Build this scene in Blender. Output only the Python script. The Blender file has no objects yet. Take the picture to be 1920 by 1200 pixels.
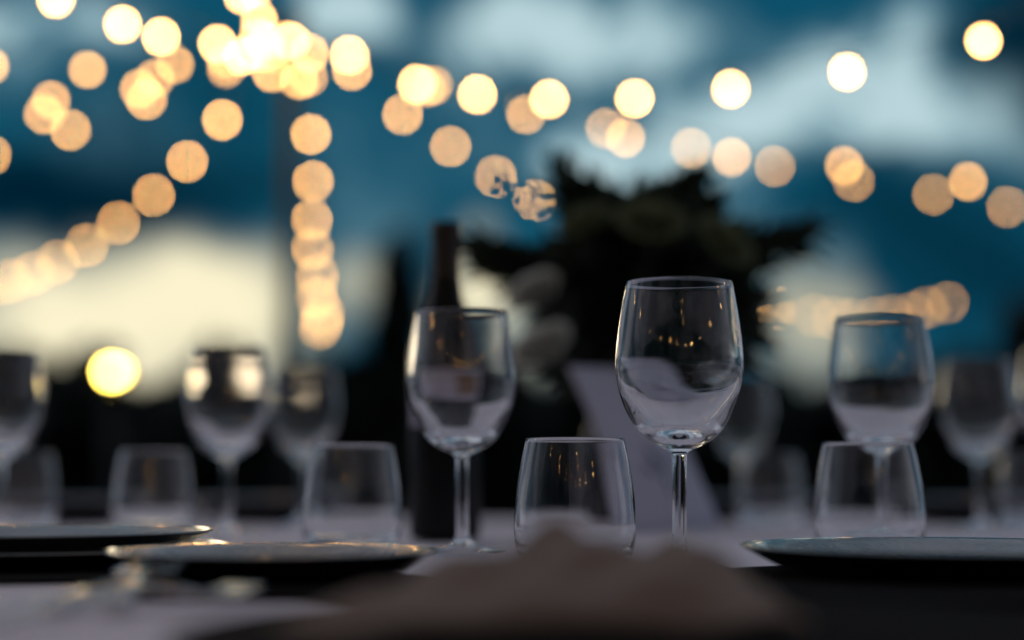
import bpy, bmesh, math, random
from mathutils import Vector, Matrix

random.seed(7)
SC = bpy.context.scene
COL = SC.collection

# ------------------------------------------------------------------ camera
FPX = 3200.0                 # focal length in photo pixels (photo is 1920 x 1200)
TABLE = 0.75                 # table top height
CAMZ = TABLE + 0.070
PITCH = math.atan(287.0 / FPX)
cam_d = bpy.data.cameras.new('camera')
cam = bpy.data.objects.new('camera', cam_d); COL.objects.link(cam)
cam_d.sensor_width = 36.0
cam_d.lens = 36.0 * FPX / 1920.0
cam_d.clip_start = 0.05; cam_d.clip_end = 2000
cam.location = (0, 0, CAMZ)
cam.rotation_euler = (math.pi / 2 + PITCH, 0, 0)
cam_d.dof.use_dof = True
cam_d.dof.focus_distance = 1.27
cam_d.dof.aperture_fstop = 1.58
cam_d.dof.aperture_blades = 0
SC.camera = cam

def ray(px, py):
    a = (px - 960.0) / FPX; b = (600.0 - py) / FPX
    c, s = math.cos(PITCH), math.sin(PITCH)
    return Vector((a, c - b * s, s + b * c))
def P(px, py, Y):            # a point seen at photo pixel (px, py), Y metres in front of the camera
    d = ray(px, py)
    return Vector((0, 0, CAMZ)) + d * (Y / d.y)
def TX(px, Y):               # x position of a thing standing on the table at distance Y
    return (px - 960.0) / FPX * Y

# ------------------------------------------------------------------ world: dusk sky with broken cloud
W = bpy.data.worlds.new('World'); SC.world = W; W.use_nodes = True
nt = W.node_tree; nt.nodes.clear()
N = nt.nodes.new; L = nt.links.new
def node(t, **k):
    n = N(t)
    for a, v in k.items(): setattr(n, a, v)
    return n
def mth(op, a, b=None, clamp=False):
    n = node('ShaderNodeMath', operation=op, use_clamp=clamp)
    for i, v in enumerate((a, b)):
        if v is None: continue
        if isinstance(v, (int, float)): n.inputs[i].default_value = v
        else: L(v, n.inputs[i])
    return n.outputs[0]
def mixc(f, a, b):
    n = node('ShaderNodeMix', data_type='RGBA', clamp_factor=True)
    if isinstance(f, (int, float)): n.inputs[0].default_value = f
    else: L(f, n.inputs[0])
    for i, v in ((6, a), (7, b)):
        if isinstance(v, tuple): n.inputs[i].default_value = (*v, 1)
        else: L(v, n.inputs[i])
    return n.outputs[2]
tc = node('ShaderNodeTexCoord')
sep = node('ShaderNodeSeparateXYZ'); L(tc.outputs['Generated'], sep.inputs[0])
az = mth('ARCTAN2', sep.outputs[0], sep.outputs[1])
el = mth('ARCSINE', sep.outputs[2])
ae = node('ShaderNodeCombineXYZ'); L(az, ae.inputs[0]); L(el, ae.inputs[1])
# gentle warp so that no cloud has a clean outline
wn = node('ShaderNodeTexNoise'); wn.inputs['Scale'].default_value = 14; wn.inputs['Detail'].default_value = 3
L(ae.outputs[0], wn.inputs['Vector'])
wv = node('ShaderNodeVectorMath', operation='SUBTRACT'); L(wn.outputs['Color'], wv.inputs[0]); wv.inputs[1].default_value = (.5, .5, .5)
ws = node('ShaderNodeVectorMath', operation='SCALE'); L(wv.outputs[0], ws.inputs[0]); ws.inputs['Scale'].default_value = 0.075
wa = node('ShaderNodeVectorMath', operation='ADD'); L(ae.outputs[0], wa.inputs[0]); L(ws.outputs[0], wa.inputs[1])
def blobs(lst):
    tot = None
    for (px, py, rx, ry, w) in lst:
        d = ray(px, py).normalized()
        a0, e0 = math.atan2(d.x, d.y), math.asin(d.z)
        s = node('ShaderNodeVectorMath', operation='SUBTRACT'); L(wa.outputs[0], s.inputs[0]); s.inputs[1].default_value = (a0, e0, 0)
        m = node('ShaderNodeVectorMath', operation='MULTIPLY'); L(s.outputs[0], m.inputs[0]); m.inputs[1].default_value = (FPX / rx, FPX / ry, 0)
        l = node('ShaderNodeVectorMath', operation='LENGTH'); L(m.outputs[0], l.inputs[0])
        r = node('ShaderNodeMapRange', interpolation_type='SMOOTHSTEP', clamp=True); L(l.outputs['Value'], r.inputs[0])
        r.inputs[1].default_value = 0; r.inputs[2].default_value = 1; r.inputs[3].default_value = w; r.inputs[4].default_value = 0
        tot = r.outputs[0] if tot is None else mth('ADD', tot, r.outputs[0])
    return tot
# pale cloud (photo pixel x, y, radii, weight)
CLOUD = [(50, 50, 300, 120, .80), (660, 0, 165, 125, .95), (1000, 85, 300, 105, 1.05), (1130, 60, 170, 100, .55), (1240, 60, 180, 160, .65),
         (1420, 215, 280, 115, 1.05), (1600, 120, 290, 150, .90), (1620, 225, 180, 95, .85), (1800, 220, 240, 140, .80), (1190, 260, 200, 120, .60),
         (1085, 320, 130, 130, 1.2), (1290, 400, 180, 160, .50), (210, 240, 220, 90, .10), (690, 420, 150, 150, .18),
         (1460, 490, 150, 100, .35), (880, 280, 200, 120, .16), (650, 260, 120, 200, .08)]
WARM = [(310, 570, 390, 190, 1.15), (60, 575, 270, 145, .75), (440, 590, 150, 170, .75), (660, 545, 75, 110, .45),
        (895, 545, 110, 130, 1.3), (1015, 650, 95, 110, .65), (1530, 615, 130, 140, .55), (150, 690, 340, 90, .55)]
DARK = [(1950, 90, 210, 280, 1.0), (1890, 520, 420, 190, .6), (10, 370, 330, 120, .85), (280, 335, 420, 150, .75),
        (820, 70, 190, 110, .15), (1640, 400, 330, 140, .45), (760, 520, 110, 180, .45), (420, 160, 220, 120, .25)]
cm = blobs(CLOUD); wm = blobs(WARM); dm = blobs(DARK)
# cloud everywhere else: a paler lavender cover, added out of view to light the cloth
cn = node('ShaderNodeTexNoise'); cn.inputs['Scale'].default_value = 3.2; cn.inputs['Detail'].default_value = 4
L(tc.outputs['Generated'], cn.inputs['Vector'])
cr = node('ShaderNodeMapRange', interpolation_type='SMOOTHSTEP', clamp=True); L(cn.outputs['Fac'], cr.inputs[0])
cr.inputs[1].default_value = .36; cr.inputs[2].default_value = .66; cr.inputs[3].default_value = 0; cr.inputs[4].default_value = .95
fr = node('ShaderNodeVectorMath', operation='LENGTH')
fs = node('ShaderNodeVectorMath', operation='SUBTRACT'); L(ae.outputs[0], fs.inputs[0]); fs.inputs[1].default_value = (0, .14, 0)
fm = node('ShaderNodeVectorMath', operation='MULTIPLY'); L(fs.outputs[0], fm.inputs[0]); fm.inputs[1].default_value = (1, 1.5, 0)
L(fm.outputs[0], fr.inputs[0])
ff = node('ShaderNodeMapRange', interpolation_type='SMOOTHSTEP', clamp=True); L(fr.outputs['Value'], ff.inputs[0])
ff.inputs[1].default_value = .33; ff.inputs[2].default_value = .58; ff.inputs[3].default_value = 0.0; ff.inputs[4].default_value = 1
mn = node('ShaderNodeTexNoise'); mn.inputs['Scale'].default_value = 24; mn.inputs['Detail'].default_value = 2
L(wa.outputs[0], mn.inputs['Vector'])
cm = mth('MULTIPLY', cm, mth('MULTIPLY', mth('SUBTRACT', mn.outputs['Fac'], .28, True), 4.6))
mo = mth('MULTIPLY', cr.outputs[0], ff.outputs[0])
sky = node('ShaderNodeTexSky', sky_type='NISHITA', sun_disc=False)
SUN_EL, SUN_AZ = math.radians(2.0), math.radians(-11.0)
sky.sun_elevation = SUN_EL; sky.sun_rotation = SUN_AZ; sky.altitude = 100; sky.air_density = 1.4; sky.dust_density = 1.5; sky.ozone_density = 3
sk = node('ShaderNodeVectorMath', operation='MULTIPLY'); L(sky.outputs[0], sk.inputs[0]); sk.inputs[1].default_value = (.003, .02, .03)
base = node('ShaderNodeVectorMath', operation='ADD'); L(sk.outputs[0], base.inputs[0]); base.inputs[1].default_value = (.04, .76, 1.36)
col = mixc(mth('MULTIPLY', dm, 1.0, True), base.outputs[0], (.0, .10, .22))
# the half of the sky turned away from the sunset is already dusky
east = node('ShaderNodeMapRange', interpolation_type='SMOOTHSTEP', clamp=True); L(sep.outputs[1], east.inputs[0])
east.inputs[1].default_value = -.6; east.inputs[2].default_value = .3; east.inputs[3].default_value = .16; east.inputs[4].default_value = 1
col = mixc(mth('MULTIPLY', cm, 1.9, True), col, (1.5, 3.0, 3.7))      # thin veil: deep teal
col = mixc(mth('MULTIPLY', mth('SUBTRACT', cm, .30), 1.6, True), col, (4.9, 6.7, 7.1))   # thick, pale
col = mixc(mo, col, (5.4, 5.6, 6.4))
col = mixc(mth('MULTIPLY', wm, 1.0, True), col, (9.8, 9.0, 6.2))
col = mixc(mth('MULTIPLY', dm, .75, True), col, (.0, .16, .32))
dim = node('ShaderNodeVectorMath', operation='SCALE'); L(col, dim.inputs[0]); L(east.outputs[0], dim.inputs['Scale']); col = dim.outputs[0]
bg = node('ShaderNodeBackground'); L(col, bg.inputs[0]); bg.inputs[1].default_value = 0.10
out = node('ShaderNodeOutputWorld'); L(bg.outputs[0], out.inputs[0])
W.cycles.sampling_method = 'MANUAL'; W.cycles.sample_map_resolution = 512

# ------------------------------------------------------------------ sun: almost gone behind the trees on the left
sun_d = bpy.data.lights.new('sun', 'SUN'); sun = bpy.data.objects.new('sun', sun_d); COL.objects.link(sun)
sun_d.energy = 0.12; sun_d.angle = math.radians(10); sun_d.color = (1, .78, .5)
sd = Vector((math.sin(SUN_AZ) * math.cos(SUN_EL), math.cos(SUN_AZ) * math.cos(SUN_EL), math.sin(SUN_EL)))
sun.rotation_euler = (-sd).to_track_quat('-Z', 'Y').to_euler()

# ------------------------------------------------------------------ exposure, render settings
SC.view_settings.view_transform = 'Standard'; SC.view_settings.look = 'None'
SC.view_settings.exposure = 0.0; SC.view_settings.gamma = 1.0; SC.view_settings.use_curve_mapping = False
SC.render.engine = 'CYCLES'
cy = SC.cycles
cy.use_adaptive_sampling = False
cy.use_denoising = True; cy.denoiser = 'OPENIMAGEDENOISE'
try: cy.denoising_prefilter = 'ACCURATE'; cy.denoising_input_passes = 'RGB_ALBEDO_NORMAL'
except Exception: pass
cy.max_bounces = 14; cy.transmission_bounces = 13; cy.glossy_bounces = 6; cy.diffuse_bounces = 3; cy.transparent_max_bounces = 16
cy.sample_clamp_direct = 0; cy.sample_clamp_indirect = 12; cy.blur_glossy = 0.0

# ================================================================== helpers
def newmat(name):
    m = bpy.data.materials.new(name); m.use_nodes = True
    return m, m.node_tree, m.node_tree.nodes['Principled BSDF']
def pmat(name, colr, rough=.6, metal=0, noise=0, nscale=40, bump=0, coat=0, spec=.5):
    m, t, b = newmat(name)
    b.inputs['Base Color'].default_value = (*colr, 1); b.inputs['Roughness'].default_value = rough; b.inputs['Metallic'].default_value = metal
    b.inputs['Coat Weight'].default_value = coat; b.inputs['Specular IOR Level'].default_value = spec
    if noise or bump:
        tcn = t.nodes.new('ShaderNodeTexCoord'); nz = t.nodes.new('ShaderNodeTexNoise'); nz.inputs['Scale'].default_value = nscale; nz.inputs['Detail'].default_value = 5
        t.links.new(tcn.outputs['Object'], nz.inputs['Vector'])
        if noise:
            mx = t.nodes.new('ShaderNodeMix'); mx.data_type = 'RGBA'
            mx.inputs[6].default_value = (*[c * (1 - noise) for c in colr], 1); mx.inputs[7].default_value = (*[min(1, c * (1 + noise)) for c in colr], 1)
            t.links.new(nz.outputs['Fac'], mx.inputs[0]); t.links.new(mx.outputs[2], b.inputs['Base Color'])
        if bump:
            bp = t.nodes.new('ShaderNodeBump'); bp.inputs['Strength'].default_value = bump; bp.inputs['Distance'].default_value = .002
            t.links.new(nz.outputs['Fac'], bp.inputs['Height']); t.links.new(bp.outputs[0], b.inputs['Normal'])
    return m
def glassmat(name, colr, ior=1.45, rough=0.0):
    m = bpy.data.materials.new(name); m.use_nodes = True; t = m.node_tree; t.nodes.clear()
    tcn = t.nodes.new('ShaderNodeTexCoord'); nz = t.nodes.new('ShaderNodeTexNoise'); nz.inputs['Scale'].default_value = 38; nz.inputs['Detail'].default_value = 1
    bp = t.nodes.new('ShaderNodeBump'); bp.inputs['Strength'].default_value = .35; bp.inputs['Distance'].default_value = .0007
    t.links.new(tcn.outputs['Object'], nz.inputs['Vector']); t.links.new(nz.outputs['Fac'], bp.inputs['Height'])
    g = t.nodes.new('ShaderNodeBsdfGlass'); t.links.new(bp.outputs[0], g.inputs['Normal']); g.inputs['Color'].default_value = (*colr, 1); g.inputs['IOR'].default_value = ior; g.inputs['Roughness'].default_value = rough
    o = t.nodes.new('ShaderNodeOutputMaterial'); t.links.new(g.outputs[0], o.inputs[0])
    return m
def emat(name, colr, s):
    m = bpy.data.materials.new(name); m.use_nodes = True; t = m.node_tree; t.nodes.clear()
    e = t.nodes.new('ShaderNodeEmission'); e.inputs[0].default_value = (*colr, 1); e.inputs[1].default_value = s
    o = t.nodes.new('ShaderNodeOutputMaterial'); t.links.new(e.outputs[0], o.inputs[0])
    return m
def leafmat(name, colr, trans=.3):
    m, t, b = newmat(name)
    b.inputs['Roughness'].default_value = .55
    oi = t.nodes.new('ShaderNodeTexCoord'); nz = t.nodes.new('ShaderNodeTexNoise'); nz.inputs['Scale'].default_value = 3
    t.links.new(oi.outputs['Object'], nz.inputs['Vector'])
    mx = t.nodes.new('ShaderNodeMix'); mx.data_type = 'RGBA'
    mx.inputs[6].default_value = (*[c * .6 for c in colr], 1); mx.inputs[7].default_value = (*[c * 1.4 for c in colr], 1)
    t.links.new(nz.outputs['Fac'], mx.inputs[0]); t.links.new(mx.outputs[2], b.inputs['Base Color'])
    tr = t.nodes.new('ShaderNodeBsdfTranslucent'); t.links.new(mx.outputs[2], tr.inputs[0])
    ms = t.nodes.new('ShaderNodeMixShader'); ms.inputs[0].default_value = trans
    t.links.new(b.outputs[0], ms.inputs[1]); t.links.new(tr.outputs[0], ms.inputs[2])
    t.links.new(ms.outputs[0], t.nodes['Material Output'].inputs[0])
    return m

M = dict(
    glass=glassmat('clear_glass', (1, 1, 1)),
    bottle=pmat('dark_bottle_glass', (.003, .004, .003), .22, spec=.25),
    foil=pmat('bottle_foil', (.012, .008, .006), .45),
    label=pmat('paper_label', (.55, .52, .62), .8, noise=.08, nscale=60),
    labelb=pmat('label_band', (.28, .17, .10), .7, noise=.1, nscale=60),
    plate=pmat('shaded_plate_outside', (.012, .014, .018), .10, noise=.3, nscale=150, bump=.5, coat=.5),  # shade of the plate undersides put into the outer colour
    steel=pmat('polished_steel', (.66, .65, .62), .09, 1.0, noise=.05),
    cloth=pmat('table_linen', (.82, .77, .85), .95, noise=.04, nscale=300, bump=.25, spec=.1),
    napkin=pmat('napkin_linen', (.27, .22, .195), .95, noise=.12, nscale=260, bump=.4, spec=.1),
    wood=pmat('dark_wood', (.05, .03, .02), .5, noise=.3, nscale=12),
    card=pmat('card_stock', (.56, .58, .74), .85, noise=.03, nscale=80),
    ink=pmat('card_ink', (.10, .14, .26), .8),
    vase=pmat('vase_ceramic', (.012, .012, .014), .35, noise=.3, nscale=20),
    leaf=leafmat('bouquet_leaf', (.018, .034, .018), .25),
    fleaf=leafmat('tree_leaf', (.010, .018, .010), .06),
    petal=leafmat('rose_petal', (.20, .23, .12), .6),
    petalw=leafmat('white_petal', (.58, .58, .52), .8),
    bud=pmat('dried_bud', (.03, .028, .025), .8),
    stem=pmat('green_stem', (.02, .03, .016), .7),
    bark=pmat('bark', (.03, .022, .017), .9, noise=.4, nscale=8, bump=.5),
    grass=pmat('night_lawn', (.016, .026, .012), .95, noise=.5, nscale=6, bump=.3, spec=.05),
    wire=pmat('black_cable', (.01, .01, .01), .6),
    pole=pmat('painted_post', (.010, .014, .018), .5, noise=.2),
)
WARMC = (1.0, .50, .145)
def bulbmat(s):
    k = 'bulb_%d' % s
    if k not in M: M[k] = emat('warm_bulb_%d' % s, WARMC, s)
    return M[k]

def link(name, me, mat, parent=None, loc=None, smooth=True):
    o = bpy.data.objects.new(name, me); COL.objects.link(o)
    if mat and not me.materials: me.materials.append(mat)
    if smooth: me.shade_smooth()
    if parent: o.parent = parent
    if loc is not None: o.location = loc
    return o
def tag(o, label=None, cat=None, group=None, kind=None):
    if label: o['label'] = label
    if cat: o['category'] = cat
    if group: o['group'] = group
    if kind: o['kind'] = kind
    return o
def empty(name, loc, rz=0):
    o = bpy.data.objects.new(name, None); COL.objects.link(o); o.location = loc; o.rotation_euler = (0, 0, rz); o.empty_display_size = .05
    return o
def frombm(name, bm):
    me = bpy.data.meshes.new(name); bm.normal_update(); bm.to_mesh(me); bm.free(); return me
def lathe(name, prof, seg=96, closed=True, cap=False):
    """profile of (r, z); r = 0 ends become poles. closed: profile is a loop on itself"""
    vs, fs, rings = [], [], []
    for r, z in prof:
        if r <= 1e-7: rings.append([len(vs)]); vs.append((0, 0, z))
        else:
            rings.append(list(range(len(vs), len(vs) + seg)))
            vs += [(r * math.cos(2 * math.pi * i / seg), r * math.sin(2 * math.pi * i / seg), z) for i in range(seg)]
    pairs = list(zip(rings, rings[1:])) + ([(rings[-1], rings[0])] if closed else [])
    for A, B in pairs:
        if len(A) == 1 and len(B) == 1: continue
        for i in range(seg):
            j = (i + 1) % seg
            if len(A) == 1: fs.append((A[0], B[j], B[i]))
            elif len(B) == 1: fs.append((A[i], A[j], B[0]))
            else: fs.append((A[i], A[j], B[j], B[i]))
    me = bpy.data.meshes.new(name); me.from_pydata(vs, [], fs); me.validate()
    bm = bmesh.new(); bm.from_mesh(me); bmesh.ops.recalc_face_normals(bm, faces=bm.faces); bm.to_mesh(me); bm.free()
    return me
def spline(pts, n):
    """Catmull-Rom through pts, n samples a span"""
    pts = [Vector(p) for p in pts]; q = [2 * pts[0] - pts[1]] + pts + [2 * pts[-1] - pts[-2]]; o = []
    for i in range(1, len(q) - 2):
        p0, p1, p2, p3 = q[i - 1:i + 3]
        for k in range(n):
            t = k / n
            o.append(.5 * ((2 * p1) + (p2 - p0) * t + (2 * p0 - 5 * p1 + 4 * p2 - p3) * t * t + (3 * p1 - p0 - 3 * p2 + p3) * t ** 3))
    o.append(pts[-1]); return o
def tube(bm, pts, r, seg=6, r1=None):
    pts = [Vector(p) for p in pts]; prev = None
    for i, p in enumerate(pts):
        d = (pts[min(i + 1, len(pts) - 1)] - pts[max(i - 1, 0)]).normalized()
        u = d.orthogonal().normalized() if prev is None else (prev - d * prev.dot(d)).normalized()
        prev = u; v = d.cross(u)
        rr = r if r1 is None else r + (r1 - r) * i / max(1, len(pts) - 1)
        ring = [bm.verts.new(p + (u * math.cos(2 * math.pi * k / seg) + v * math.sin(2 * math.pi * k / seg)) * rr) for k in range(seg)]
        if i:
            for k in range(seg): bm.faces.new((last[k], last[(k + 1) % seg], ring[(k + 1) % seg], ring[k]))
        else: bm.faces.new(ring[::-1])
        last = ring
    bm.faces.new(last)
def box(bm, c, s, rot=None):
    g = bmesh.ops.create_cube(bm, size=1)['verts']
    for v in g:
        p = Vector((v.co.x * s[0], v.co.y * s[1], v.co.z * s[2]))
        if rot: p = rot @ p
        v.co = p + Vector(c)
    return g
def copytree(o, parent=None):
    c = o.copy(); COL.objects.link(c)
    if parent: c.parent = parent
    for ch in [x for x in bpy.data.objects if x.parent == o]: copytree(ch, c)
    return c

# ================================================================== the setting
bm = bmesh.new(); bmesh.ops.create_grid(bm, x_segments=2, y_segments=2, size=600)
g = link('ground', frombm('ground', bm), M['grass'], smooth=False); tag(g, kind='structure')

# trees and shrubs at the edge of the garden
def leafcloud(n, shape, ls, seed):
    """n leaf faces spread through clumps that fill the crown; shape(u) -> clump centres and radii"""
    rnd = random.Random(seed); vs, fs = [], []
    for (c, r), cnt in shape(rnd, n):
        for _ in range(cnt):
            d = Vector((rnd.gauss(0, 1), rnd.gauss(0, 1), rnd.gauss(0, 1))).normalized() * r * rnd.random() ** .45
            p = c + d
            a = Vector((rnd.gauss(0, 1), rnd.gauss(0, 1), rnd.gauss(0, 1))).normalized(); b = a.orthogonal().normalized()
            l = ls * rnd.uniform(.6, 1.3); k = len(vs)
            vs += [p - a * l, p + b * l * .45, p + a * l, p - b * l * .45]; fs.append((k, k + 1, k + 2, k + 3))
    return vs, fs
def tree(name, label, cat, px, Y, top, w, kind, seed, group):
    base = Vector(((px - 960) / FPX * Y, Y, 0)); H = P(px, top, Y).z; R = w / FPX * Y / 2
    rnd = random.Random(seed)
    t = empty(name, base); tag(t, label, cat, group)
    def shp(r_, n):
        out = []; k = 34
        for i in range(k):
            if kind == 'cone':
                h = (i + .5) / k; rr = R * (1 - h) ** .7 * 1.0 + .04
                c = Vector((r_.uniform(-.35, .35) * rr, r_.uniform(-.35, .35) * rr, .12 * H + h * .86 * H)); out.append(((c, rr * .8 + .05), n // k))
            else:
                u = Vector((r_.gauss(0, 1), r_.gauss(0, 1), r_.gauss(0, 1))).normalized() * r_.random() ** .4
                c = Vector((u.x * R * .8, u.y * R * .8, H * .55 + u.z * H * .34)); out.append(((c, R * r_.uniform(.22, .36)), n // k))
        return out
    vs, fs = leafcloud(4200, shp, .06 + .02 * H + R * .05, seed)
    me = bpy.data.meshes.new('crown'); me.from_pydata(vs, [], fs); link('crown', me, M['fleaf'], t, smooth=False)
    bm = bmesh.new()
    tube(bm, spline([(0, 0, -.02), (.03, .02, H * .35), (-.02, 0, H * .8)], 5), .03 * H + .01, 8, .008 * H)
    for k in range(5):
        a = rnd.uniform(0, 6.28); z = H * rnd.uniform(.25, .6)
        tube(bm, spline([(0, 0, z), (math.cos(a) * R * .35, math.sin(a) * R * .35, z + H * .12), (math.cos(a) * R * .7, math.sin(a) * R * .7, z + H * .2)], 3), .012 * H, 5, .004 * H)
    link('trunk', frombm('trunk', bm), M['bark'], t)
GT = 'dark trees and shrubs at the edge of the garden'
TREES = [  # px, distance, top pixel, width px, kind, label, category
    (215, 17, 600, 300, 'round', 'dark rounded shrub behind the yellow lantern at far left', 'shrub'),
    (20, 19, 640, 320, 'round', 'low dark shrub cut by the left edge, behind the leftmost glasses', 'shrub'),
    (420, 20, 640, 320, 'round', 'low dark shrub behind the blurred wine glass left of centre', 'shrub'),
    (745, 14, 455, 130, 'cone', 'narrow dark conical tree standing just left of the bottle', 'tree'),
    (640, 16, 590, 170, 'round', 'small dark shrub at the foot of the receding light row', 'shrub'),
    (900, 18, 630, 300, 'round', 'dark shrub behind the bottle and the second wine glass', 'shrub'),
    (1150, 19, 630, 340, 'round', 'dark shrub hidden behind the flower arrangement', 'shrub'),
    (1390, 18, 640, 260, 'round', 'dark shrub just right of the foremost wine glass', 'shrub'),
    (1590, 20, 670, 320, 'round', 'low dark shrub behind the right wine glass and tumbler', 'shrub'),
    (1790, 17, 600, 300, 'round', 'tall dark shrub behind the blurred glass at far right', 'shrub'),
    (1960, 15, 520, 260, 'round', 'dark shrub cut by the right edge of the picture', 'shrub'),
]
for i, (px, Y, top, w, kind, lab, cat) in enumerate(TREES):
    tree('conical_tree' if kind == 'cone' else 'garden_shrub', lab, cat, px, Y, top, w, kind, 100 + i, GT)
# clipped hedge that closes the lawn behind them
rnd = random.Random(5); vs, fs = [], []
for i in range(9000):
    p = Vector((rnd.uniform(-16, 16), rnd.uniform(23, 24.2), rnd.uniform(0.02, 1.75 + .18 * math.sin(i * .37)))); a = Vector((rnd.gauss(0, 1), rnd.gauss(0, 1), rnd.gauss(0, 1))).normalized(); b = a.orthogonal().normalized()
    l = rnd.uniform(.08, .16); k = len(vs); vs += [p - a * l, p + b * l * .6, p + a * l, p - b * l * .6]; fs.append((k, k + 1, k + 2, k + 3))
hd = empty('hedge', (0, 23.6, 0)); tag(hd, 'long low dark hedge closing off the lawn behind the shrubs', 'hedge')
me = bpy.data.meshes.new('foliage'); me.from_pydata([v - Vector((0, 23.6, 0)) for v in vs], [], fs); link('foliage', me, M['fleaf'], hd, smooth=False)
bm = bmesh.new(); box(bm, (0, .05, .8), (32, .9, 1.6)); link('inner_growth', frombm('inner_growth', bm), M['bark'], hd, smooth=False)

# ================================================================== the table
TXW, TY0, TY1 = 2.3, .42, 2.75
tb = empty('banquet_table', (0, (TY0 + TY1) / 2, 0)); tag(tb, 'long banquet table under the pale cloth', 'table')
yc = (TY0 + TY1) / 2; hw, hy = TXW, (TY1 - TY0) / 2
bm = bmesh.new(); box(bm, (0, 0, TABLE - .03), (2 * hw - .02, 2 * hy - .02, .036)); link('tabletop', frombm('tabletop', bm), M['wood'], tb, smooth=False)
for sx in (-1, 1):
    for sy in (-1, 1):
        bm = bmesh.new(); box(bm, (sx * (hw - .15), sy * (hy - .15), (TABLE - .05) / 2), (.07, .07, TABLE - .05)); bmesh.ops.bevel(bm, geom=bm.edges[:], offset=.006, segments=2)
        link('leg', frombm('leg', bm), M['wood'], tb, smooth=False)
def wob(x, y):
    return .0005 * math.sin(x * 9 + y * 4) + .0005 * math.sin(x * 23 - y * 17) + .0005 * math.sin(y * 31 + x * 5) - .0004
nx, ny = 130, 70; vs, fs = [], []
def clothpt(s, t):
    # s, t in -1..1 cover the top and hang 0.3 m over the edge
    X, Y = s * (hw + .3), t * (hy + .3)
    x = max(-hw, min(hw, X)); y = max(-hy, min(hy, Y)); ov = max(abs(X) - hw, abs(Y) - hy, 0)
    fold = min(1, ov / .1) * .018 * math.sin((X if abs(Y) > hy else Y) * 26)
    if abs(X) > hw: x += math.copysign(.006 + fold + .018 * min(1, ov / .1), X)
    if abs(Y) > hy: y += math.copysign(.006 + fold + .018 * min(1, ov / .1), Y)
    return (x, y + yc, TABLE - ov + (wob(x, y) if ov == 0 else 0) - (.0015 if ov == 0 else .004))
def stops(h, n):
    st = [-(h + .3), -(h + .2), -(h + .1), -(h + .03), -h - .005]
    st += [-h + 2 * h * i / n for i in range(n + 1)] + [h + .005, h + .03, h + .1, h + .2, h + .3]
    return [v / (h + .3) for v in st]
SX, SY = stops(hw, nx), stops(hy, ny)
for t in SY:
    for s in SX: vs.append(clothpt(s, t))
for j in range(len(SY) - 1):
    for i in range(len(SX) - 1):
        k = j * len(SX) + i; fs.append((k, k + 1, k + 1 + len(SX), k + len(SX)))
me = bpy.data.meshes.new('tablecloth'); me.from_pydata(vs, [], fs)
tag(link('tablecloth', me, M['cloth']), 'pale lavender grey linen cloth covering the long table', 'tablecloth')
TZ = TABLE + .0005

# ------------------------------------------------------------------ wine glasses
def smoothprof(pts, n=6):
    return [(max(0, v.x), v.y) for v in spline([Vector((r, z, 0)) for r, z in pts], n)]
outer = [(.0055, .020), (.0052, .050), (.0054, .078), (.0068, .0845), (.0150, .0885), (.0265, .0955), (.0362, .1085), (.0432, .1250), (.0468, .1430), (.0462, .1620), (.0432, .1860), (.0392, .2085)]
foot = [(.0365, .0), (.0370, .0012), (.0340, .0024), (.020, .0048), (.0085, .0095)]
bowl_o = smoothprof(outer, 7)
bi = [(.0387, .2085), (.0423, .1860), (.0452, .1620), (.0456, .1450), (.0413, .1280), (.0332, .1140), (.0230, .1035), (.0120, .0985), (.0, .0970)]
bowl_i = smoothprof(bi, 7)
wg_prof = [(0, 0.0006)] + smoothprof(foot, 4)[:-1] + [(.0085, .0095), (.0062, .0145)] + bowl_o + [(.03905, .2091)] + bowl_i
wine_me = lathe('wine_glass_bowl', wg_prof, 128, closed=False)
GW = 'stemmed wine glasses set along the table'
WINE = [
    (1271, 1.25, 'sharp clear wine glass in front of the flowers, the tallest in the picture'),
    (868, 1.475, 'clear wine glass standing in front of the dark bottle'),
    (1653, 1.535, 'clear wine glass directly behind the right tumbler'),
    (430, 1.90, 'blurred wine glass under the cream sky, behind the left plate'),
    (570, 2.25, 'faint blurred wine glass below the receding row of lights'),
    (2, 1.95, 'blurred wine glass cut by the left edge of the picture'),
    (1835, 2.10, 'blurred wine glass second from the right edge, in front of dark shrubs'),
    (1392, 2.50, 'far blurred wine glass between the foremost glass and the right one'),
    (1990, 1.9, 'blurred wine glass just cut by the right edge of the picture'),
]
for px, Y, lab in WINE:
    o = link('wine_glass', wine_me, M['glass'], None, (TX(px, Y), Y, TZ)); tag(o, lab, 'wine glass', GW)
    o.rotation_euler = (random.uniform(-.012, .012), random.uniform(-.014, .014), random.uniform(0, 6.28)); o.location.z += .0004

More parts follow.
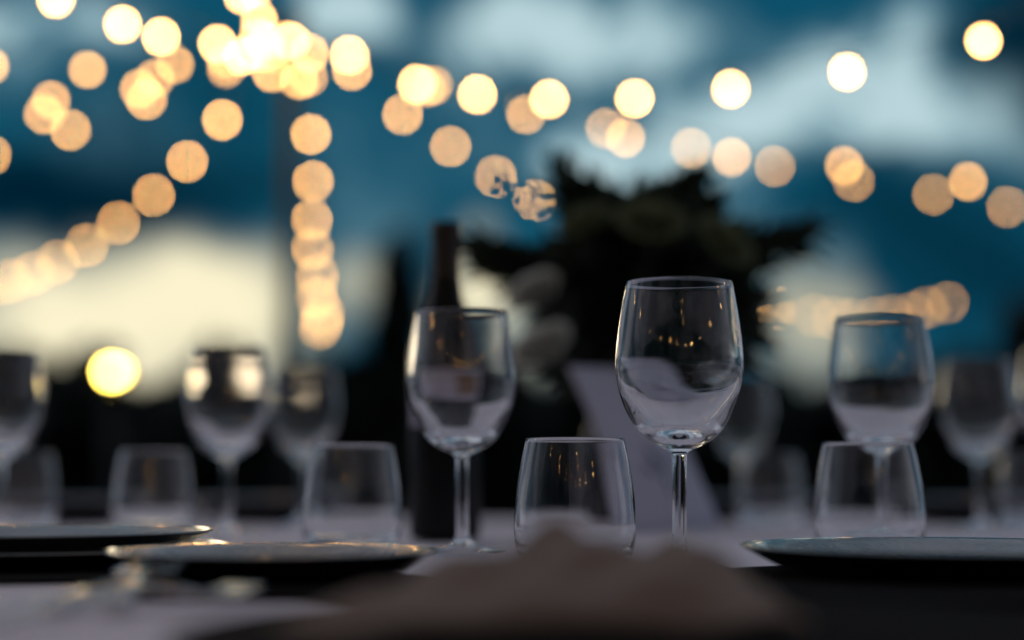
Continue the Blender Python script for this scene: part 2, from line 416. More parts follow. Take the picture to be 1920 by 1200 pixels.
# ------------------------------------------------------------------ tumblers
to = [(.0345, .0), (.0395, .0022), (.0432, .010), (.0456, .024), (.0456, .036), (.0440, .056), (.0405, .078), (.0370, .0945)]
ti = [(.0364, .0945), (.0396, .078), (.0428, .056), (.0443, .036), (.0440, .024), (.0400, .0125), (.030, .0092), (.0, .0085)]
tum_prof = [(0, .001)] + smoothprof(to, 6) + [(.0367, .0950)] + smoothprof(ti, 6)
tum_me = lathe('tumbler', tum_prof, 128, closed=False)
GTU = 'stemless tumblers set beside the wine glasses'
TUMB = [
    (1077, 1.285, 'clear tumbler behind the napkin, the sharpest of the tumblers'),
    (662, 1.56, 'clear tumbler left of the bottle, behind the nearest left plate'),
    (1627, 1.43, 'clear tumbler in front of the right wine glass, behind the right plate'),
    (290, 1.97, 'blurred tumbler under the yellow lantern, behind the left plate'),
    (45, 2.20, 'faint blurred tumbler beside the leftmost wine glass'),
    (1440, 2.35, 'far blurred tumbler in front of the far plate right of centre'),
    (1930, 2.25, 'far blurred tumbler at the right edge of the picture'),
]
for px, Y, lab in TUMB:
    o = link('tumbler', tum_me, M['glass'], None, (TX(px, Y), Y, TZ)); tag(o, lab, 'tumbler', GTU)
    o.rotation_euler = (random.uniform(-.012, .012), random.uniform(-.014, .014), random.uniform(0, 6.28)); o.location.z += .0004

# ------------------------------------------------------------------ round black discs, added to blacken the cloth around the plates
M['mat'] = pmat('black_disc_surface', (.010, .010, .011), .85, noise=.4, nscale=220, bump=.5, spec=.03)  # surface of the added black discs
def black_disc(px, Y, r, lab):
    pr = [(0, 0)] + [(r, 0), (r + .0006, .0007), (r, .0013)]
    k = r - .004
    while k > .01: pr += [(k + .002, .0010), (k, .0014)]; k -= .006
    o = link('black_disc', lathe('black_disc', pr + [(0, .0013)], 96, closed=False), M['mat'], None, (TX(px, Y), Y, TZ + .0012))
    tag(o, lab, 'black_disc', 'added round black discs under the plates')
black_disc(1772, 1.085, .185, 'added round black disc under the right dinner plate')
black_disc(1267, .73, .212, 'added round black disc in the foreground, under the crumpled napkin')
black_disc(40, 1.24, .165, 'added round black disc under the left stacked plates')

black_disc(515, 1.07, .118, 'added small round black disc under the side plate left of centre')

# ------------------------------------------------------------------ plates
M['lit_inside'] = pmat('lit_plate_inside', (.15, .175, .19), .10, noise=.25, nscale=150, bump=.6, coat=.6)  # paler inner faces stand for the lit top of the plates
def plate_me(name, r, h, foot=.6, th=.0035):
    o = [(0, .002), (r * foot * .94, .002), (r * foot * .96, 0), (r * foot, 0), (r * foot * 1.03, .003), (r * .80, h * .20), (r * .91, h * .62), (r * .985, h * .93), (r, h)]
    i = [(r * .995, h + .0012), (r * .975, h + .0004), (r * .90, h * .66 + th), (r * .80, h * .22 + th), (r * .72, th + .0018), (r * .5, th + .0016), (0, th + .0015)]
    me = lathe(name, o + i, 128, closed=False)
    me.materials.append(M['plate']); me.materials.append(M['lit_inside'])      # underside shade and lighter top put into the plate colours
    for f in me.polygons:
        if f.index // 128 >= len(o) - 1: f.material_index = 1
    return me
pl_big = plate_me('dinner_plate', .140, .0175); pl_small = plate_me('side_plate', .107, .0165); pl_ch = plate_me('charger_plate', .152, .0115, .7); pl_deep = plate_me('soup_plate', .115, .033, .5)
def plate(name, me, px, Y, lab, z=0, grp='dark glazed plates of the place settings'):
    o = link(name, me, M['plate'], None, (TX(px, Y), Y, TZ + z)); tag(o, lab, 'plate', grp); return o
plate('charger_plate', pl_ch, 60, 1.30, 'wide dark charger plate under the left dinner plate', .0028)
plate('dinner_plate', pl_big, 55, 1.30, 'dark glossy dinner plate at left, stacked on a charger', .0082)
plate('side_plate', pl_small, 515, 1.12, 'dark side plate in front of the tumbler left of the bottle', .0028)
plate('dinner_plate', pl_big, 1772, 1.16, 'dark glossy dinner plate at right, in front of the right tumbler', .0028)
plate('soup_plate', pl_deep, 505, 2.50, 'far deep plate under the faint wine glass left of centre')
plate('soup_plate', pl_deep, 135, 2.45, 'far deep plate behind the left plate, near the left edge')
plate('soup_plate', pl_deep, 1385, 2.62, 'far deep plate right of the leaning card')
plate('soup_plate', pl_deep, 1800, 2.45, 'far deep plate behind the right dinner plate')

# ------------------------------------------------------------------ napkin: a soft folded mound on the near black disc
def napkin():
    nx, ny = 64, 48; vs, fs = [], []; rnd = random.Random(3)
    pk = [(-.004, .045, .020, .018, .040), (.066, .042, .018, .026, .035), (-.045, .04, .010, .04, .05), (.03, .0, .012, .10, .05)]
    for j in range(ny + 1):
        for i in range(nx + 1):
            s = i / nx * 2 - 1; t = j / ny * 2 - 1
            x = s * .092 * (1 - .22 * t) + .012 * t; y = t * .066 + .012 * math.sin(s * 3)
            e = max(abs(s), abs(t)); h = .018 * (1 - e ** 3)
            for cx, cy_, a, wx, wy in pk: h += a * .75 * math.exp(-((x - cx) / wx) ** 2 - ((y - cy_) / wy) ** 2)
            h += .005 * math.sin(x * 88 + y * 60) * (1 - e ** 2) + .003 * math.sin(x * 60 - y * 150)
            vs.append((x, y, max(.0, h)))
    for j in range(ny):
        for i in range(nx):
            k = j * (nx + 1) + i; fs.append((k, k + 1, k + nx + 2, k + nx + 1))
    me = bpy.data.meshes.new('napkin'); me.from_pydata(vs, [], fs)
    o = link('folded_napkin', me, M['napkin'], None, (TX(1060, .78), .78, TZ + .0050))
    md = o.modifiers.new('thickness', 'SOLIDIFY'); md.thickness = .0025; md.offset = -1
    tag(o, 'crumpled taupe linen napkin mounded on the foreground black disc', 'napkin')
napkin()

# ------------------------------------------------------------------ cutlery
def cutlery(kind, px, py_d, rz, lab, z=.0):
    x, y = TX(px, py_d), py_d
    t = empty(kind, (x, y, TZ + z), rz); tag(t, lab, kind)
    bm = bmesh.new(); n = 16
    def strip(sec):   # sec: list of (y, halfwidth, z, thickness)
        last = None
        for (yy, w, zz, th) in sec:
            q = [bm.verts.new((-w, yy, zz)), bm.verts.new((0, yy, zz - th * .2)), bm.verts.new((w, yy, zz)), bm.verts.new((w, yy, zz + th)), bm.verts.new((0, yy, zz + th * 1.2)), bm.verts.new((-w, yy, zz + th))]
            if last:
                for k in range(6): bm.faces.new((last[k], last[(k + 1) % 6], q[(k + 1) % 6], q[k]))
            else: bm.faces.new(q[::-1])
            last = q
        bm.faces.new(last)
    if kind == 'knife':
        strip([(-.10, .006, .002, .004), (-.095, .0085, .001, .006), (-.02, .0065, .001, .005), (.0, .005, .001, .005)])
        link('handle', frombm('handle', bm), M['steel'], t); bm = bmesh.new()
        strip([(.0, .006, .001, .003), (.01, .010, .001, .002), (.08, .0105, .001, .002), (.105, .007, .001, .0018), (.115, .001, .001, .0015)])
        link('blade', frombm('blade', bm), M['steel'], t)
        return
    hz = [(-.10, .004, .001, .003), (-.095, .0085, .001, .004), (-.06, .0072, .002, .004), (-.02, .0042, .006, .0035), (.02, .003, .012, .0035), (.04, .0045, .011, .003)]
    strip(hz); link('handle', frombm('handle', bm), M['steel'], t); bm = bmesh.new()
    if kind == 'spoon':
        K = 20; cols = []
        for a in range(13):
            u = a / 12; row = []
            wv_ = .0215 * math.sin(math.pi * min(1, u * .96 + .04)) ** .62
            for b in range(13):
                v = b / 12 * 2 - 1
                dep = .0085 * math.sin(math.pi * u) * (1 - v * v)
                row.append(bm.verts.new((wv_ * v, .038 + u * .066, .0125 - dep - .004 * math.sin(math.pi * u) + .002 * u)))
            cols.append(row)
        for a in range(12):
            for b in range(12): bm.faces.new((cols[a][b], cols[a][b + 1], cols[a + 1][b + 1], cols[a + 1][b]))
        o = link('bowl', frombm('bowl', bm), M['steel'], t); md = o.modifiers.new('th', 'SOLIDIFY'); md.thickness = .0015
    else:
        strip([(.038, .005, .011, .003), (.05, .0115, .008, .0028), (.066, .0125, .005, .0026)]); link('head', frombm('head', bm), M['steel'], t)
        for k in range(4):
            bm = bmesh.new(); xx = -.0105 + k * .007
            last = None
            for (yy, w, zz, th) in [(.064, .0021, .005, .0026), (.09, .0019, .004, .0024), (.108, .0012, .008, .0018), (.112, .0005, .009, .001)]:
                q = [bm.verts.new((xx - w, yy, zz)), bm.verts.new((xx + w, yy, zz)), bm.verts.new((xx + w, yy, zz + th)), bm.verts.new((xx - w, yy, zz + th))]
                if last:
                    for m_ in range(4): bm.faces.new((last[m_], last[(m_ + 1) % 4], q[(m_ + 1) % 4], q[m_]))
                else: bm.faces.new(q[::-1])
                last = q
            bm.faces.new(last); link('tine', frombm('tine', bm), M['steel'], t)
cutlery('spoon', 262, .95, math.radians(6), 'steel spoon catching the cream sky, left of the foreground black disc', .003)
cutlery('fork', 190, .84, math.radians(-32), 'steel fork lying askew at lower left, in front of the spoon')
cutlery('knife', 168, .95, math.radians(4), 'steel knife beside the spoon at lower left, catching the cream sky', .0005)
cutlery('knife', 385, 1.20, math.radians(-8), 'steel knife lying between the left plate and the side plate')

# ------------------------------------------------------------------ bottle
def bottle(px, Y, H):
    t = empty('wine_bottle', (TX(px, Y), Y, TZ)); tag(t, 'tall dark wine bottle with pale label behind the second wine glass', 'bottle')
    k = H / .335
    pr = [(0, .012), (.02, .006), (.031, 0), (.0365, .003), (.0378, .012), (.0378, .15 * k), (.0376, .195 * k), (.034, .213 * k), (.026, .232 * k), (.0185, .255 * k), (.0152, .28 * k), (.0146, .312 * k), (.0146, .3125 * k)]
    body = link('body', lathe('body', pr + [(.0125, .3125 * k), (0, .3125 * k)], 64, closed=False), M['bottle'], t)
    link('foil_capsule', lathe('foil', [(.0165, .27 * k), (.0158, .275 * k), (.0152, .30 * k), (.0158, .318 * k), (.0168, .322 * k), (.0168, .333 * k), (.0155, .335 * k), (0, .335 * k)], 48, closed=False), M['foil'], t)
    def lab(a0, a1, z0, z1, r, mat, nm, par):
        bm = bmesh.new(); n = 24; rows = []
        for z in (z0, z1): rows.append([bm.verts.new((r * math.sin(a0 + (a1 - a0) * i / n), -r * math.cos(a0 + (a1 - a0) * i / n), z)) for i in range(n + 1)])
        for i in range(n): bm.faces.new((rows[0][i], rows[0][i + 1], rows[1][i + 1], rows[1][i]))
        o = link(nm, frombm(nm, bm), mat, par); md = o.modifiers.new('th', 'SOLIDIFY'); md.thickness = .0003; md.offset = 1; return o
    l = lab(-1.15, 1.5, .118, .176, .0382, M['label'], 'paper_label', t)
    lab(.35, 1.15, .128, .168, .0389, M['labelb'], 'label_band', l)
bottle(835, 1.80, .335)

# ------------------------------------------------------------------ leaning card
ca = math.radians(42); lean = math.radians(24); cw, chh = .158, .22
e1 = Vector((math.cos(ca), math.sin(ca), 0)); nrm = Vector((-math.sin(ca), math.cos(ca), 0)); up = nrm * math.sin(lean) + Vector((0, 0, 1)) * math.cos(lean)
fw = e1.cross(up)
cbase = Vector((TX(1262, 2.03), 2.03, TZ + .001))
R3 = Matrix((e1, up, fw)).transposed()
bm = bmesh.new(); G_ = []
def bend(u, v): return R3 @ Vector((u, v, .006 * math.cos(u / cw * 3) - .010 * (v / chh) ** 2 + .004 * math.sin(v / chh * 5 + u * 20)))
for a in range(13): G_.append([bm.verts.new(bend((b / 10 - .5) * cw, a / 12 * chh)) for b in range(11)])
for a in range(12):
    for b in range(10): bm.faces.new((G_[a][b], G_[a][b + 1], G_[a + 1][b + 1], G_[a + 1][b]))
cd = link('menu_card', frombm('menu_card', bm), M['card'], None, cbase); cd.modifiers.new('thickness', 'SOLIDIFY').thickness = .0009; tag(cd, 'pale lavender card leaning against the vase behind the foremost wine glass', 'card')
bm = bmesh.new()
for (u, v, lu, lv, an) in [(-.005, .095, .010, .030, .3), (.012, .085, .008, .024, -.5), (-.018, .075, .007, .022, .9), (.004, .060, .004, .045, .05)]:
    vs_ = []
    for k in range(10):
        a = 2 * math.pi * k / 10; x0, y0 = lu * .5 * math.cos(a), lv * .5 * math.sin(a)
        uu, vv = u + x0 * math.cos(an) - y0 * math.sin(an), v + x0 * math.sin(an) + y0 * math.cos(an)
        vs_.append(bm.verts.new(bend(uu, vv) + fw * (.0012 + .0002 * len(bm.faces))))
    bm.faces.new(vs_)
link('printed_leaf_motif', frombm('printed_leaf_motif', bm), M['ink'], cd, smooth=False)

# ------------------------------------------------------------------ vase and flower arrangement
VY = 2.26; VX = TX(1165, VY)
vp = [(0, 0), (.034, 0), (.040, .004), (.052, .05), (.054, .085), (.046, .125), (.036, .15), (.040, .168), (.043, .172), (.040, .171), (.033, .152), (.040, .125), (.048, .085), (.045, .05), (.034, .012), (0, .01)]
v = link('flower_vase', lathe('flower_vase', vp, 64, closed=False), M['vase'], None, (VX, VY, TZ)); tag(v, 'dark ceramic vase holding the flowers, behind the leaning card', 'vase')
MOUTH = Vector((VX, VY, TZ + .150))
bq = empty('flower_arrangement', MOUTH); tag(bq, 'large dark arrangement of foliage and pale roses behind the foremost wine glass', 'flowers')
def leaf_into(bm, p, d, up_, l, w):
    side = d.cross(up_).normalized()
    v0 = bm.verts.new(p); v1 = bm.verts.new(p + d * l * .35 + side * w * .5 + up_ * w * .12); v2 = bm.verts.new(p + d * l * .75 + side * w * .36 + up_ * w * .05); v3 = bm.verts.new(p + d * l - up_ * l * .12)
    v4 = bm.verts.new(p + d * l * .75 - side * w * .36 + up_ * w * .05); v5 = bm.verts.new(p + d * l * .35 - side * w * .5 + up_ * w * .12); c1 = bm.verts.new(p + d * l * .35); c2 = bm.verts.new(p + d * l * .75)
    for f in ((v0, c1, v1), (v1, c1, c2, v2), (v2, c2, v3), (v0, v5, c1), (v5, v4, c2, c1), (v4, v3, c2)): bm.faces.new(f)
def sprig(tip, nl, l, w, seed, start=.45, name='leafy_sprig', droop=.0):
    rnd = random.Random(seed); T = Vector(tip) - MOUTH
    c = Vector((T.x * .3, T.y * .3, T.z * .62 + .02)); pts = spline([Vector((rnd.uniform(-.012, .012), rnd.uniform(-.012, .012), -.03)), c, T], 8)
    bm = bmesh.new(); tube(bm, pts, .0016, 5, .0006)
    n = len(pts)
    for k in range(nl):
        f = start + (1 - start) * (k + .5) / nl; i = min(n - 2, int(f * (n - 1))); p = pts[i].lerp(pts[i + 1], f * (n - 1) - i); d = (pts[i + 1] - pts[i]).normalized()
        a = k * 2.4 + rnd.uniform(-.4, .4); o_ = d.orthogonal().normalized(); o2 = d.cross(o_)
        r_ = (o_ * math.cos(a) + o2 * math.sin(a)); dd = (d * rnd.uniform(.35, .8) + r_).normalized()
        s = (1 - .45 * abs(f - .7) / .55) * rnd.uniform(.8, 1.15)
        leaf_into(bm, p, dd, dd.cross(r_.cross(d)).normalized() if abs(dd.dot(d)) < .99 else o_, l * s, w * s)
    leaf_into(bm, pts[-1], (pts[-1] - pts[-2]).normalized(), Vector((0, 0, 1)).cross((pts[-1] - pts[-2]).normalized()).cross((pts[-1] - pts[-2]).normalized()).normalized() * -1, l * .8, w * .8)
    return link(name, frombm(name, bm), M['leaf'], bq, smooth=False)
TIPS = [(1530, 428, 0), (1500, 448, .02), (1400, 420, -.02), (1420, 470, .03), (1045, 315, 0), (1085, 350, .02), (1315, 325, .02), (1285, 350, .03), (870, 455, .01), (905, 480, .0), (1440, 610, .02), (1000, 500, .03), (1058, 322, -.02), (1115, 352, .03), (1308, 330, 0), (1350, 372, .05), (1515, 432, 0), (1465, 445, .06), (1440, 500, -.04), (1415, 640, .03), (1430, 570, .05),
        (885, 462, 0), (935, 500, .04), (1010, 470, .05), (1035, 600, .04), (1190, 372, -.04), (1250, 350, .02), (1285, 385, -.05),
        (1390, 600, -.06), (1070, 680, -.05), (1100, 425, .06), (1050, 510, -.06), (1330, 430, .1), (1200, 430, .1), (1120, 500, .1)]
for i, (px, py, dy) in enumerate(TIPS):
    sprig(P(px, py, VY + dy), 30, .052, .020, 40 + i, .30)
    sprig(P(px + random.uniform(-22, 22), py + random.uniform(8, 40), VY + dy + .02), 26, .048, .020, 140 + i, .30)
def frond(tip, base, ln, seed, n=15):
    rnd = random.Random(seed); A, T = P(*base) - MOUTH, P(*tip) - MOUTH; bm = bmesh.new()
    pts = spline([Vector((0, 0, -.02)), A * .6 + Vector((0, 0, .02)), A, A.lerp(T, .5) + Vector((0, 0, .006)), T], 8); tube(bm, pts, .0018, 5, .0007)
    m = len(pts)
    for k in range(n):
        f = .42 + .58 * (k + .5) / n; i = min(m - 2, int(f * (m - 1))); p = pts[i].lerp(pts[i + 1], f * (m - 1) - i); d = (pts[i + 1] - pts[i]).normalized()
        sd_ = d.cross(Vector((0, 1, 0))).normalized()
        for sg in (-1, 1):
            dd = (d * .75 + sd_ * sg + Vector((0, rnd.uniform(-.5, .5), rnd.uniform(-.15, .15)))).normalized()
            leaf_into(bm, p, dd, Vector((0, -1, 0)) + Vector((rnd.uniform(-.4, .4), 0, rnd.uniform(-.4, .4))), ln * (1 - .65 * max(0, f - .6) / .4) * rnd.uniform(.85, 1.1), ln * .36)
    leaf_into(bm, pts[-1], (pts[-1] - pts[-2]).normalized(), Vector((0, -1, 0)), ln * .6, ln * .25)
    link('fern_frond', frombm('fern_frond', bm), M['leaf'], bq, smooth=False)
for k, (tp, bs, ln) in enumerate([((1535, 425, VY), (1370, 490, VY), .036), ((1525, 440, VY + .03), (1380, 500, VY + .02), .03), ((1040, 312, VY), (1150, 430, VY), .036), ((1105, 345, VY + .03), (1180, 440, VY), .034),
        ((1312, 318, VY), (1280, 430, VY), .034), ((1350, 365, VY + .03), (1300, 440, VY), .034), ((868, 452, VY), (1010, 510, VY), .034), ((905, 490, VY + .02), (1030, 540, VY), .034), ((1460, 455, VY - .02), (1370, 520, VY), .034), ((1440, 640, VY), (1350, 610, VY), .034)]):
    frond(tp, bs, ln, 900 + k)
rnd = random.Random(77)
for i in range(70):     # inner foliage that fills the middle of the arrangement
    a = rnd.uniform(0, 6.28); rr = math.sqrt(rnd.random())
    px, py = 1215 + math.cos(a) * rr * 210, 550 + math.sin(a) * rr * 180
    sprig(P(px, py, VY + rnd.uniform(-.09, .09)), 22, .06, .042, 200 + i, .25, 'leafy_sprig')
def rose(px, py, Y, r, mat, seed, tilt):
    rnd = random.Random(seed); bm = bmesh.new(); c = P(px, py, Y) - MOUTH
    for layer in range(6):
        n = 3 + layer; f = layer / 5
        for k in range(n):
            a0 = 2 * math.pi * (k + layer * .37) / n + rnd.uniform(-.15, .15); aw = 2.4 * math.pi / n * .62
            G = []
            for j in range(6):
                t = j / 5; row = []
                rad = r * (.10 + .55 * f) * (.35 + .65 * math.sin(t * 1.57)) + r * .30 * f * t * t
                z = r * (-.55 + (1.25 - .45 * f) * t) - r * .22 * f * max(0, t - .7) * 3
                for i in range(6):
                    u = i / 5 * 2 - 1; aa = a0 + aw * u * (1 - .35 * t * t * abs(u)); 
                    row.append(bm.verts.new((rad * math.cos(aa), rad * math.sin(aa), z - r * .12 * u * u * t)))
                G.append(row)
            for j in range(5):
                for i in range(5): bm.faces.new((G[j][i], G[j][i + 1], G[j + 1][i + 1], G[j + 1][i]))
    o = link('rose', frombm('rose', bm), mat, bq, c); o.rotation_euler = tilt; o.scale = (1.25, 1.0, .8)
    bm = bmesh.new(); tube(bm, spline([Vector((0, 0, -.02)) , c * .55 + Vector((0, 0, .01)), c - Vector((0, 0, r * .5))], 6), .002, 5); link('rose_stem', frombm('rose_stem', bm), M['stem'], bq)
    return o
rose(1222, 412, VY - .13, .040, M['petal'], 1, (.9, .1, 0)); rose(1362, 450, VY - .13, .038, M['petal'], 2, (.8, .7, 0)); rose(1095, 412, VY - .10, .032, M['petal'], 3, (.7, -.4, 0))
rose(1000, 545, VY - .11, .032, M['petalw'], 4, (-.7, -.5, 0)); rose(1012, 648, VY - .16, .038, M['petalw'], 5, (-.8, -.4, .3)); rose(1270, 480, VY + .10, .036, M['petal'], 6, (-.6, .3, 0))
# fine dried sprays that the bulbs show in silhouette
def spray(cpx, cpy, Y, spread, nb, seed, lab):
    rnd = random.Random(seed); c = P(cpx, cpy, Y) - MOUTH; bm = bmesh.new()
    node_ = c + Vector((.004, 0, -.035)); tube(bm, spline([Vector((0, 0, -.02)), node_ * .6 + Vector((0, 0, .03)), node_], 8), .0016, 5, .0010)
    for k in range(nb):
        a = rnd.uniform(-1.5, 1.5); rr = spread * rnd.uniform(.35, 1.0)
        q = c + Vector((math.sin(a) * rr, rnd.uniform(-.3, .3) * spread, math.cos(a) * rr * .9 - spread * .35))
        f = node_.lerp(c, rnd.uniform(.0, .55)); tube(bm, [f, f.lerp(q, .5) + Vector((0, 0, -.001)), q], .0008, 4, .0006)
        br = rnd.uniform(.0026, .0048); g_ = bmesh.ops.create_icosphere(bm, subdivisions=1, radius=br)['verts']
        for v_ in g_: v_.co = v_.co * rnd.uniform(.8, 1.2) + q
    o = link('dried_spray', frombm('dried_spray', bm), M['bud'], bq, smooth=False); o['label'] = lab
def twig(discs, lab):
    """a fine twig: each group of buds and branches lies across the line of sight to one bulb"""
    bm = bmesh.new(); Yt = VY - .03; root = None
    for (cx, cy_, D, buds, lines) in discs:
        c0 = P(cx, cy_, Yt) - MOUTH; k = (D / (D / 1.27 - 1) * (1 - Yt / 1.27) + Yt) / FPX
        q = lambda x, y: c0 + Vector(((x - cx) * k, 0, -(y - cy_) * k))
        for n_, (x, y, r_) in enumerate(buds):
            c = q(x, y) + Vector((0, .004 * math.sin(n_ * 2.1), 0)); rr = r_ * k
            g_ = bmesh.ops.create_icosphere(bm, subdivisions=2, radius=rr)['verts']; rn = random.Random(int(x * 7 + y))
            for v_ in g_: v_.co = v_.co * rn.uniform(.78, 1.18) + c
        for ln in lines:
            tube(bm, [q(x, y) for x, y in ln], 1.3 * k, 5, 1.0 * k)
            if root is None: root = q(*ln[0])
            elif ln is lines[0]: tube(bm, [root, root.lerp(q(*ln[0]), .5) + Vector((0, 0, -.003)), q(*ln[0])], .0006, 5)
    tube(bm, spline([Vector((0, 0, -.02)), root * .6 + Vector((0, 0, .03)), root], 8), .0013, 5, .0006)
    o = link('dried_spray', frombm('dried_spray', bm), M['bud'], bq, smooth=False); o['label'] = lab
twig([(1002, 376, 7.9, [(980, 344, 8), (970, 398, 6), (1017, 403, 9), (1034, 394, 9), (992, 418, 10), (968, 380, 6)],
       [[(983, 418), (992, 388), (1000, 362)], [(1000, 362), (990, 337)], [(1000, 362), (1003, 334)], [(1000, 362), (1019, 338)], [(977, 412), (964, 396), (957, 384)], [(1012, 420), (1020, 404)]]),
      (930, 331, 7.3, [(932, 337, 8), (950, 346, 9), (948, 330, 4), (927, 359, 9), (965, 347, 5), (957, 372, 9), (941, 368, 4)],
       [[(960, 378), (952, 362), (940, 352), (933, 340)], [(952, 362), (950, 346), (948, 331)], [(952, 362), (930, 358)], [(952, 362), (965, 347)]])],
     'fine branching twig of tiny buds showing dark against two bulbs')
spray(1418, 560, VY - .03, .030, 18, 12, 'dense little spray at the right of the arrangement')
sprig(P(1425, 572, VY - .02), 14, .014, .009, 991, .6); sprig(P(1405, 545, VY - .03), 14, .016, .010, 992, .6)

# ================================================================== light pole, strings of bulbs, lantern
POLE_Y = 5.0
ptop = P(505, 95, POLE_Y)
ptop = P(545, 85, POLE_Y + .1)
po = empty('light_pole', (ptop.x, POLE_Y + .1, 0)); tag(po, 'dark post carrying the strings of bulbs, left of centre', 'post')
bm = bmesh.new(); tube(bm, [(0, 0, 0), (0, 0, 1.0), (0, 0, ptop.z + .06)], .026, 16, .022); link('shaft', frombm('shaft', bm), M['pole'], po)
bm = bmesh.new(); box(bm, (0, 0, .012), (.30, .30, .024)); bmesh.ops.bevel(bm, geom=bm.edges[:], offset=.004, segments=2); link('base_plate', frombm('base_plate', bm), M['pole'], po, smooth=False)
link('finial', lathe('finial', [(.022, ptop.z + .058), (.044, ptop.z + .064), (.044, ptop.z + .075), (.02, ptop.z + .10), (0, ptop.z + .104)], 24, closed=False), M['pole'], po)
bm = bmesh.new(); tube(bm, [Vector((math.cos(a * math.pi / 8) * .05, math.sin(a * math.pi / 8) * .05, ptop.z)) for a in range(17)], .006, 6); link('hook_ring', frombm('hook_ring', bm), M['wire'], po)

BR = .0092
bm = bmesh.new(); bmesh.ops.create_uvsphere(bm, u_segments=16, v_segments=10, radius=BR); bulb_me = frombm('bulb', bm)
for v_ in bulb_me.vertices:
    if v_.co.z > BR * .55: v_.co.z *= 1.12
sock_me = lathe('socket', [(0, .036), (.006, .036), (.0085, .033), (.0085, .018), (.0095, .0165), (.0095, .013), (0, .013)], 12, closed=False)
def string(label, pts, s, extra=()):
    """pts: (px, py, Y, bulb?) in order; extra: world points past the frame, unseen bulbs added for glints in the glasses"""
    W_ = [P(a, b, c) for a, b, c, *_ in pts] + [Vector(e) for e in extra]
    flags = [(len(p) < 4 or p[3]) for p in pts] + [True] * len(extra)
    root = empty('light_string', W_[0]); tag(root, label, 'string lights', 'strings of warm bulbs over the garden')
    org = W_[0]
    hang = [w - org + Vector((0, 0, .040)) for w in W_]
    bm = bmesh.new(); tube(bm, spline(hang, 4), .0022, 5); link('cable', frombm('cable', bm), M['wire'], root)
    for w, f in zip(W_, flags):
        if not f: continue
        me_key = 'bulb_me_%d' % s
        if me_key not in M:
            M[me_key] = bulb_me.copy(); M[me_key].materials.append(bulbmat(s))
        b = link('bulb', M[me_key], None, root, w - org)
        so = link('socket', sock_me, M['wire'], b); 
S0 = 58
PT = (505, 93, POLE_Y, False)
string('row of bulbs running straight away behind the pole, stacked below it', [(560, 150, 5.25), (583, 252, 6.0), (587, 340, 6.6), (585, 412, 7.2), (586, 467, 7.8), (595, 517, 8.4), (595, 558, 9.0), (606, 590, 9.5), (603, 604, 10.0), (600, 615, 10.4)], S0 + 4)
string('row of bulbs sweeping down from the pole to the left edge over the cream sky', [PT, (455, 150, 5.5, False), (417, 225, 6.1), (351, 303, 6.9), (288, 366, 7.75), (222, 418, 8.6), (162, 460, 9.45), (108, 490, 10.2), (62, 513, 10.8), (20, 527, 11.3), (-25, 540, 11.9)], S0 + 14)
string('row of bulbs dropping from the pole behind the bouquet to the lower right', [PT, (580, 100, 5.2), (660, 133, 5.6), (755, 215, 6.1), (845, 275, 6.7), (930, 331, 7.3), (1002, 376, 7.9), (1090, 430, 8.4, False), (1260, 520, 9.0, False), (1403, 570, 9.6), (1450, 578, 9.9)], S0 - 4)
string('row of bulbs sagging from the pole then rising to the upper right corner', [PT, (545, 78, 5.0), (655, 104, 5.0), (782, 158, 5.0), (895, 177, 4.95), (1030, 186, 4.85), (1190, 185, 4.7), (1370, 167, 4.5), (1588, 135, 4.25), (1844, 77, 3.95)], S0 + 42, [(1.3, 3.3, 1.75), (1.42, 2.75, 1.6), (1.42, 2.2, 1.47), (1.35, 1.65, 1.36), (1.2, 1.15, 1.28), (1.0, .65, 1.25), (.8, .2, 1.25), (.56, -.2, 1.28), (.3, -.5, 1.33), (.02, -.72, 1.4)])  # bulbs past the frame added low and near for glints in the glasses
string('middle row of bulbs running from the pole to the right edge, lower one', [PT, (578, 145, 5.2), (735, 170, 5.4, False), (812, 160, 5.6), (985, 200, 5.8), (1136, 241, 6.0), (1296, 278, 6.2), (1453, 312, 6.4), (1601, 340, 6.6), (1750, 365, 6.8), (1889, 388, 7.0), (2030, 405, 7.2)], S0 - 28)
string('middle row of bulbs running from the pole to the right edge, brighter upper one', [PT, (531, 76, 4.95), (800, 165, 5.1), (986, 215, 5.2), (1173, 259, 5.2), (1372, 295, 5.2), (1583, 311, 5.1), (1815, 341, 5.0), (2060, 345, 4.9)], S0 - 28)
string('distant row of overlapping bulbs at right, above the right wine glass', [(1526, 591, 9.6), (1562, 596, 9.3), (1598, 599, 9.0), (1640, 597, 8.7), (1672, 592, 8.4), (1712, 588, 8.1), (1738, 577, 7.8), (1778, 567, 7.5)], S0 - 37)
string('row of bulbs rising from the pole to the top left corner', [PT, (455, 105, 4.9), (408, 83, 4.85), (302, 69, 4.6), (230, 46, 4.4), (105, -1, 4.1)], S0 + 42, [(-1.2, 3.4, 1.8), (-1.25, 2.8, 1.65), (-1.25, 2.2, 1.5), (-1.15, 1.7, 1.38), (-1.0, 1.2, 1.3), (-.85, .72, 1.25), (-.65, .28, 1.25), (-.43, -.08, 1.28), (-.2, -.42, 1.34)])  # unseen left end brought down close to the glasses to add glints
string('row of bulbs crossing level from the pole to the left edge', [PT, (425, 112, 5.0), (328, 121, 4.9), (164, 131, 4.6), (-18, 124, 4.3), (-200, 100, 4.0)], S0 - 28)
string('second row of bulbs drooping from the pole towards the left edge', [PT, (424, 128, 5.2), (291, 147, 5.1), (96, 188, 5.0), (-90, 215, 4.9)], S0 - 28)
string('third row of bulbs drooping from the pole towards the left edge', [PT, (500, 100, 5.1), (262, 167, 5.5), (82, 214, 5.7), (-100, 255, 5.9)], S0 - 16)
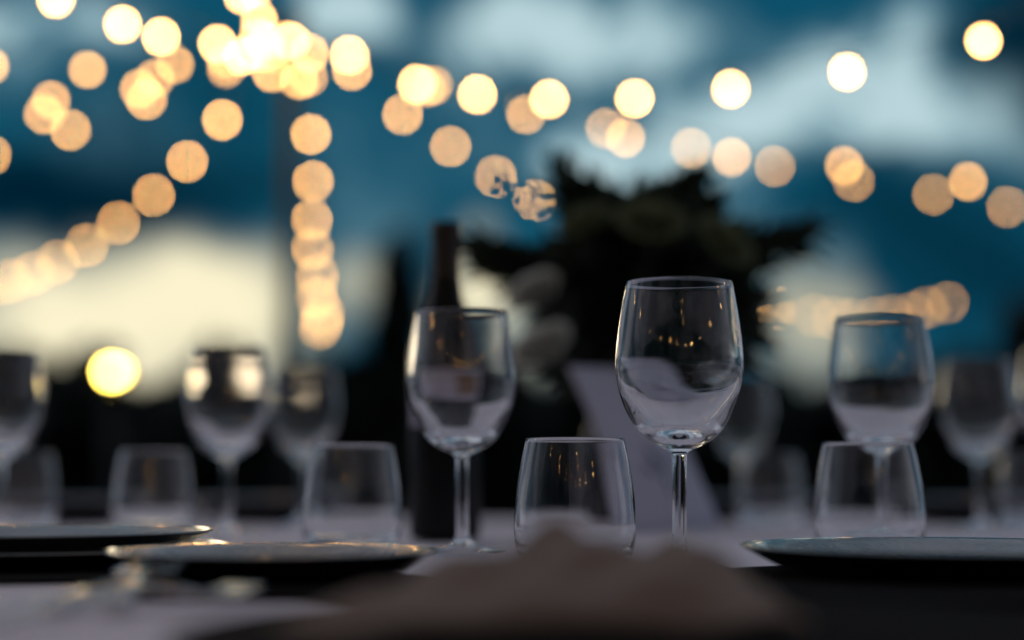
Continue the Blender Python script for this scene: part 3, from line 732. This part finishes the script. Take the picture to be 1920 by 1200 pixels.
string('lowest row of bulbs drooping from the pole towards the left edge', [PT, (510, 136, 5.4), (275, 187, 6.0), (132, 244, 6.4), (-18, 291, 6.8), (-150, 330, 7.2)], S0 - 4)
string('row of bulbs climbing from the pole, with added unseen bulbs over the camera', [PT, (500, 76, 4.8), (475, 100, 4.7), (485, 68, 4.5), (486, 36, 4.2), (478, -18, 3.8)], S0 - 6, [(-.55 + .055 * k, 3.4 - .34 * k, 1.84 - .26 * math.sin(math.pi * (k + 1) / 15)) for k in range(15)])  # unseen overhead bulbs hung low and dense to add glints

lx = P(212, 697, 8.6)
lt = empty('garden_lantern', (lx.x, 8.6, 0)); tag(lt, 'bright yellow garden lantern on a post in front of the dark shrub', 'lantern')
bm = bmesh.new(); tube(bm, [(0, 0, 0), (0, 0, lx.z - .09)], .022, 12); link('post', frombm('post', bm), M['pole'], lt)
link('base', lathe('base', [(0, 0), (.09, 0), (.09, .01), (.03, .05), (0, .05)], 24, closed=False), M['pole'], lt)
link('tray', lathe('tray', [(0, lx.z - .095), (.06, lx.z - .095), (.075, lx.z - .075), (.07, lx.z - .07), (0, lx.z - .08)], 24, closed=False), M['pole'], lt)
link('cap', lathe('cap', [(.085, lx.z + .085), (.09, lx.z + .09), (.03, lx.z + .14), (.008, lx.z + .16), (0, lx.z + .16), (0, lx.z + .15), (.07, lx.z + .09)], 24, closed=False), M['pole'], lt)
for k in range(4):
    a = math.pi / 4 + k * math.pi / 2; bm = bmesh.new(); tube(bm, [(math.cos(a) * .068, math.sin(a) * .068, lx.z - .075), (math.cos(a) * .078, math.sin(a) * .078, lx.z + .09)], .004, 6); link('rod', frombm('rod', bm), M['pole'], lt)
ymat = emat('yellow_lamp', (1.0, .68, .10), 90)
for dx, r_ in ((-.010, .026), (.030, .016)):
    bm = bmesh.new(); bmesh.ops.create_uvsphere(bm, u_segments=16, v_segments=10, radius=r_)
    b = link('lamp_globe', frombm('lamp_globe', bm), ymat, lt, (dx, 0, lx.z))
    link('lamp_holder', lathe('lamp_holder', [(0, -.075), (.008, -.075), (.008, -r_ * .8), (0, -r_ * .8)], 12, closed=False), M['pole'], b)
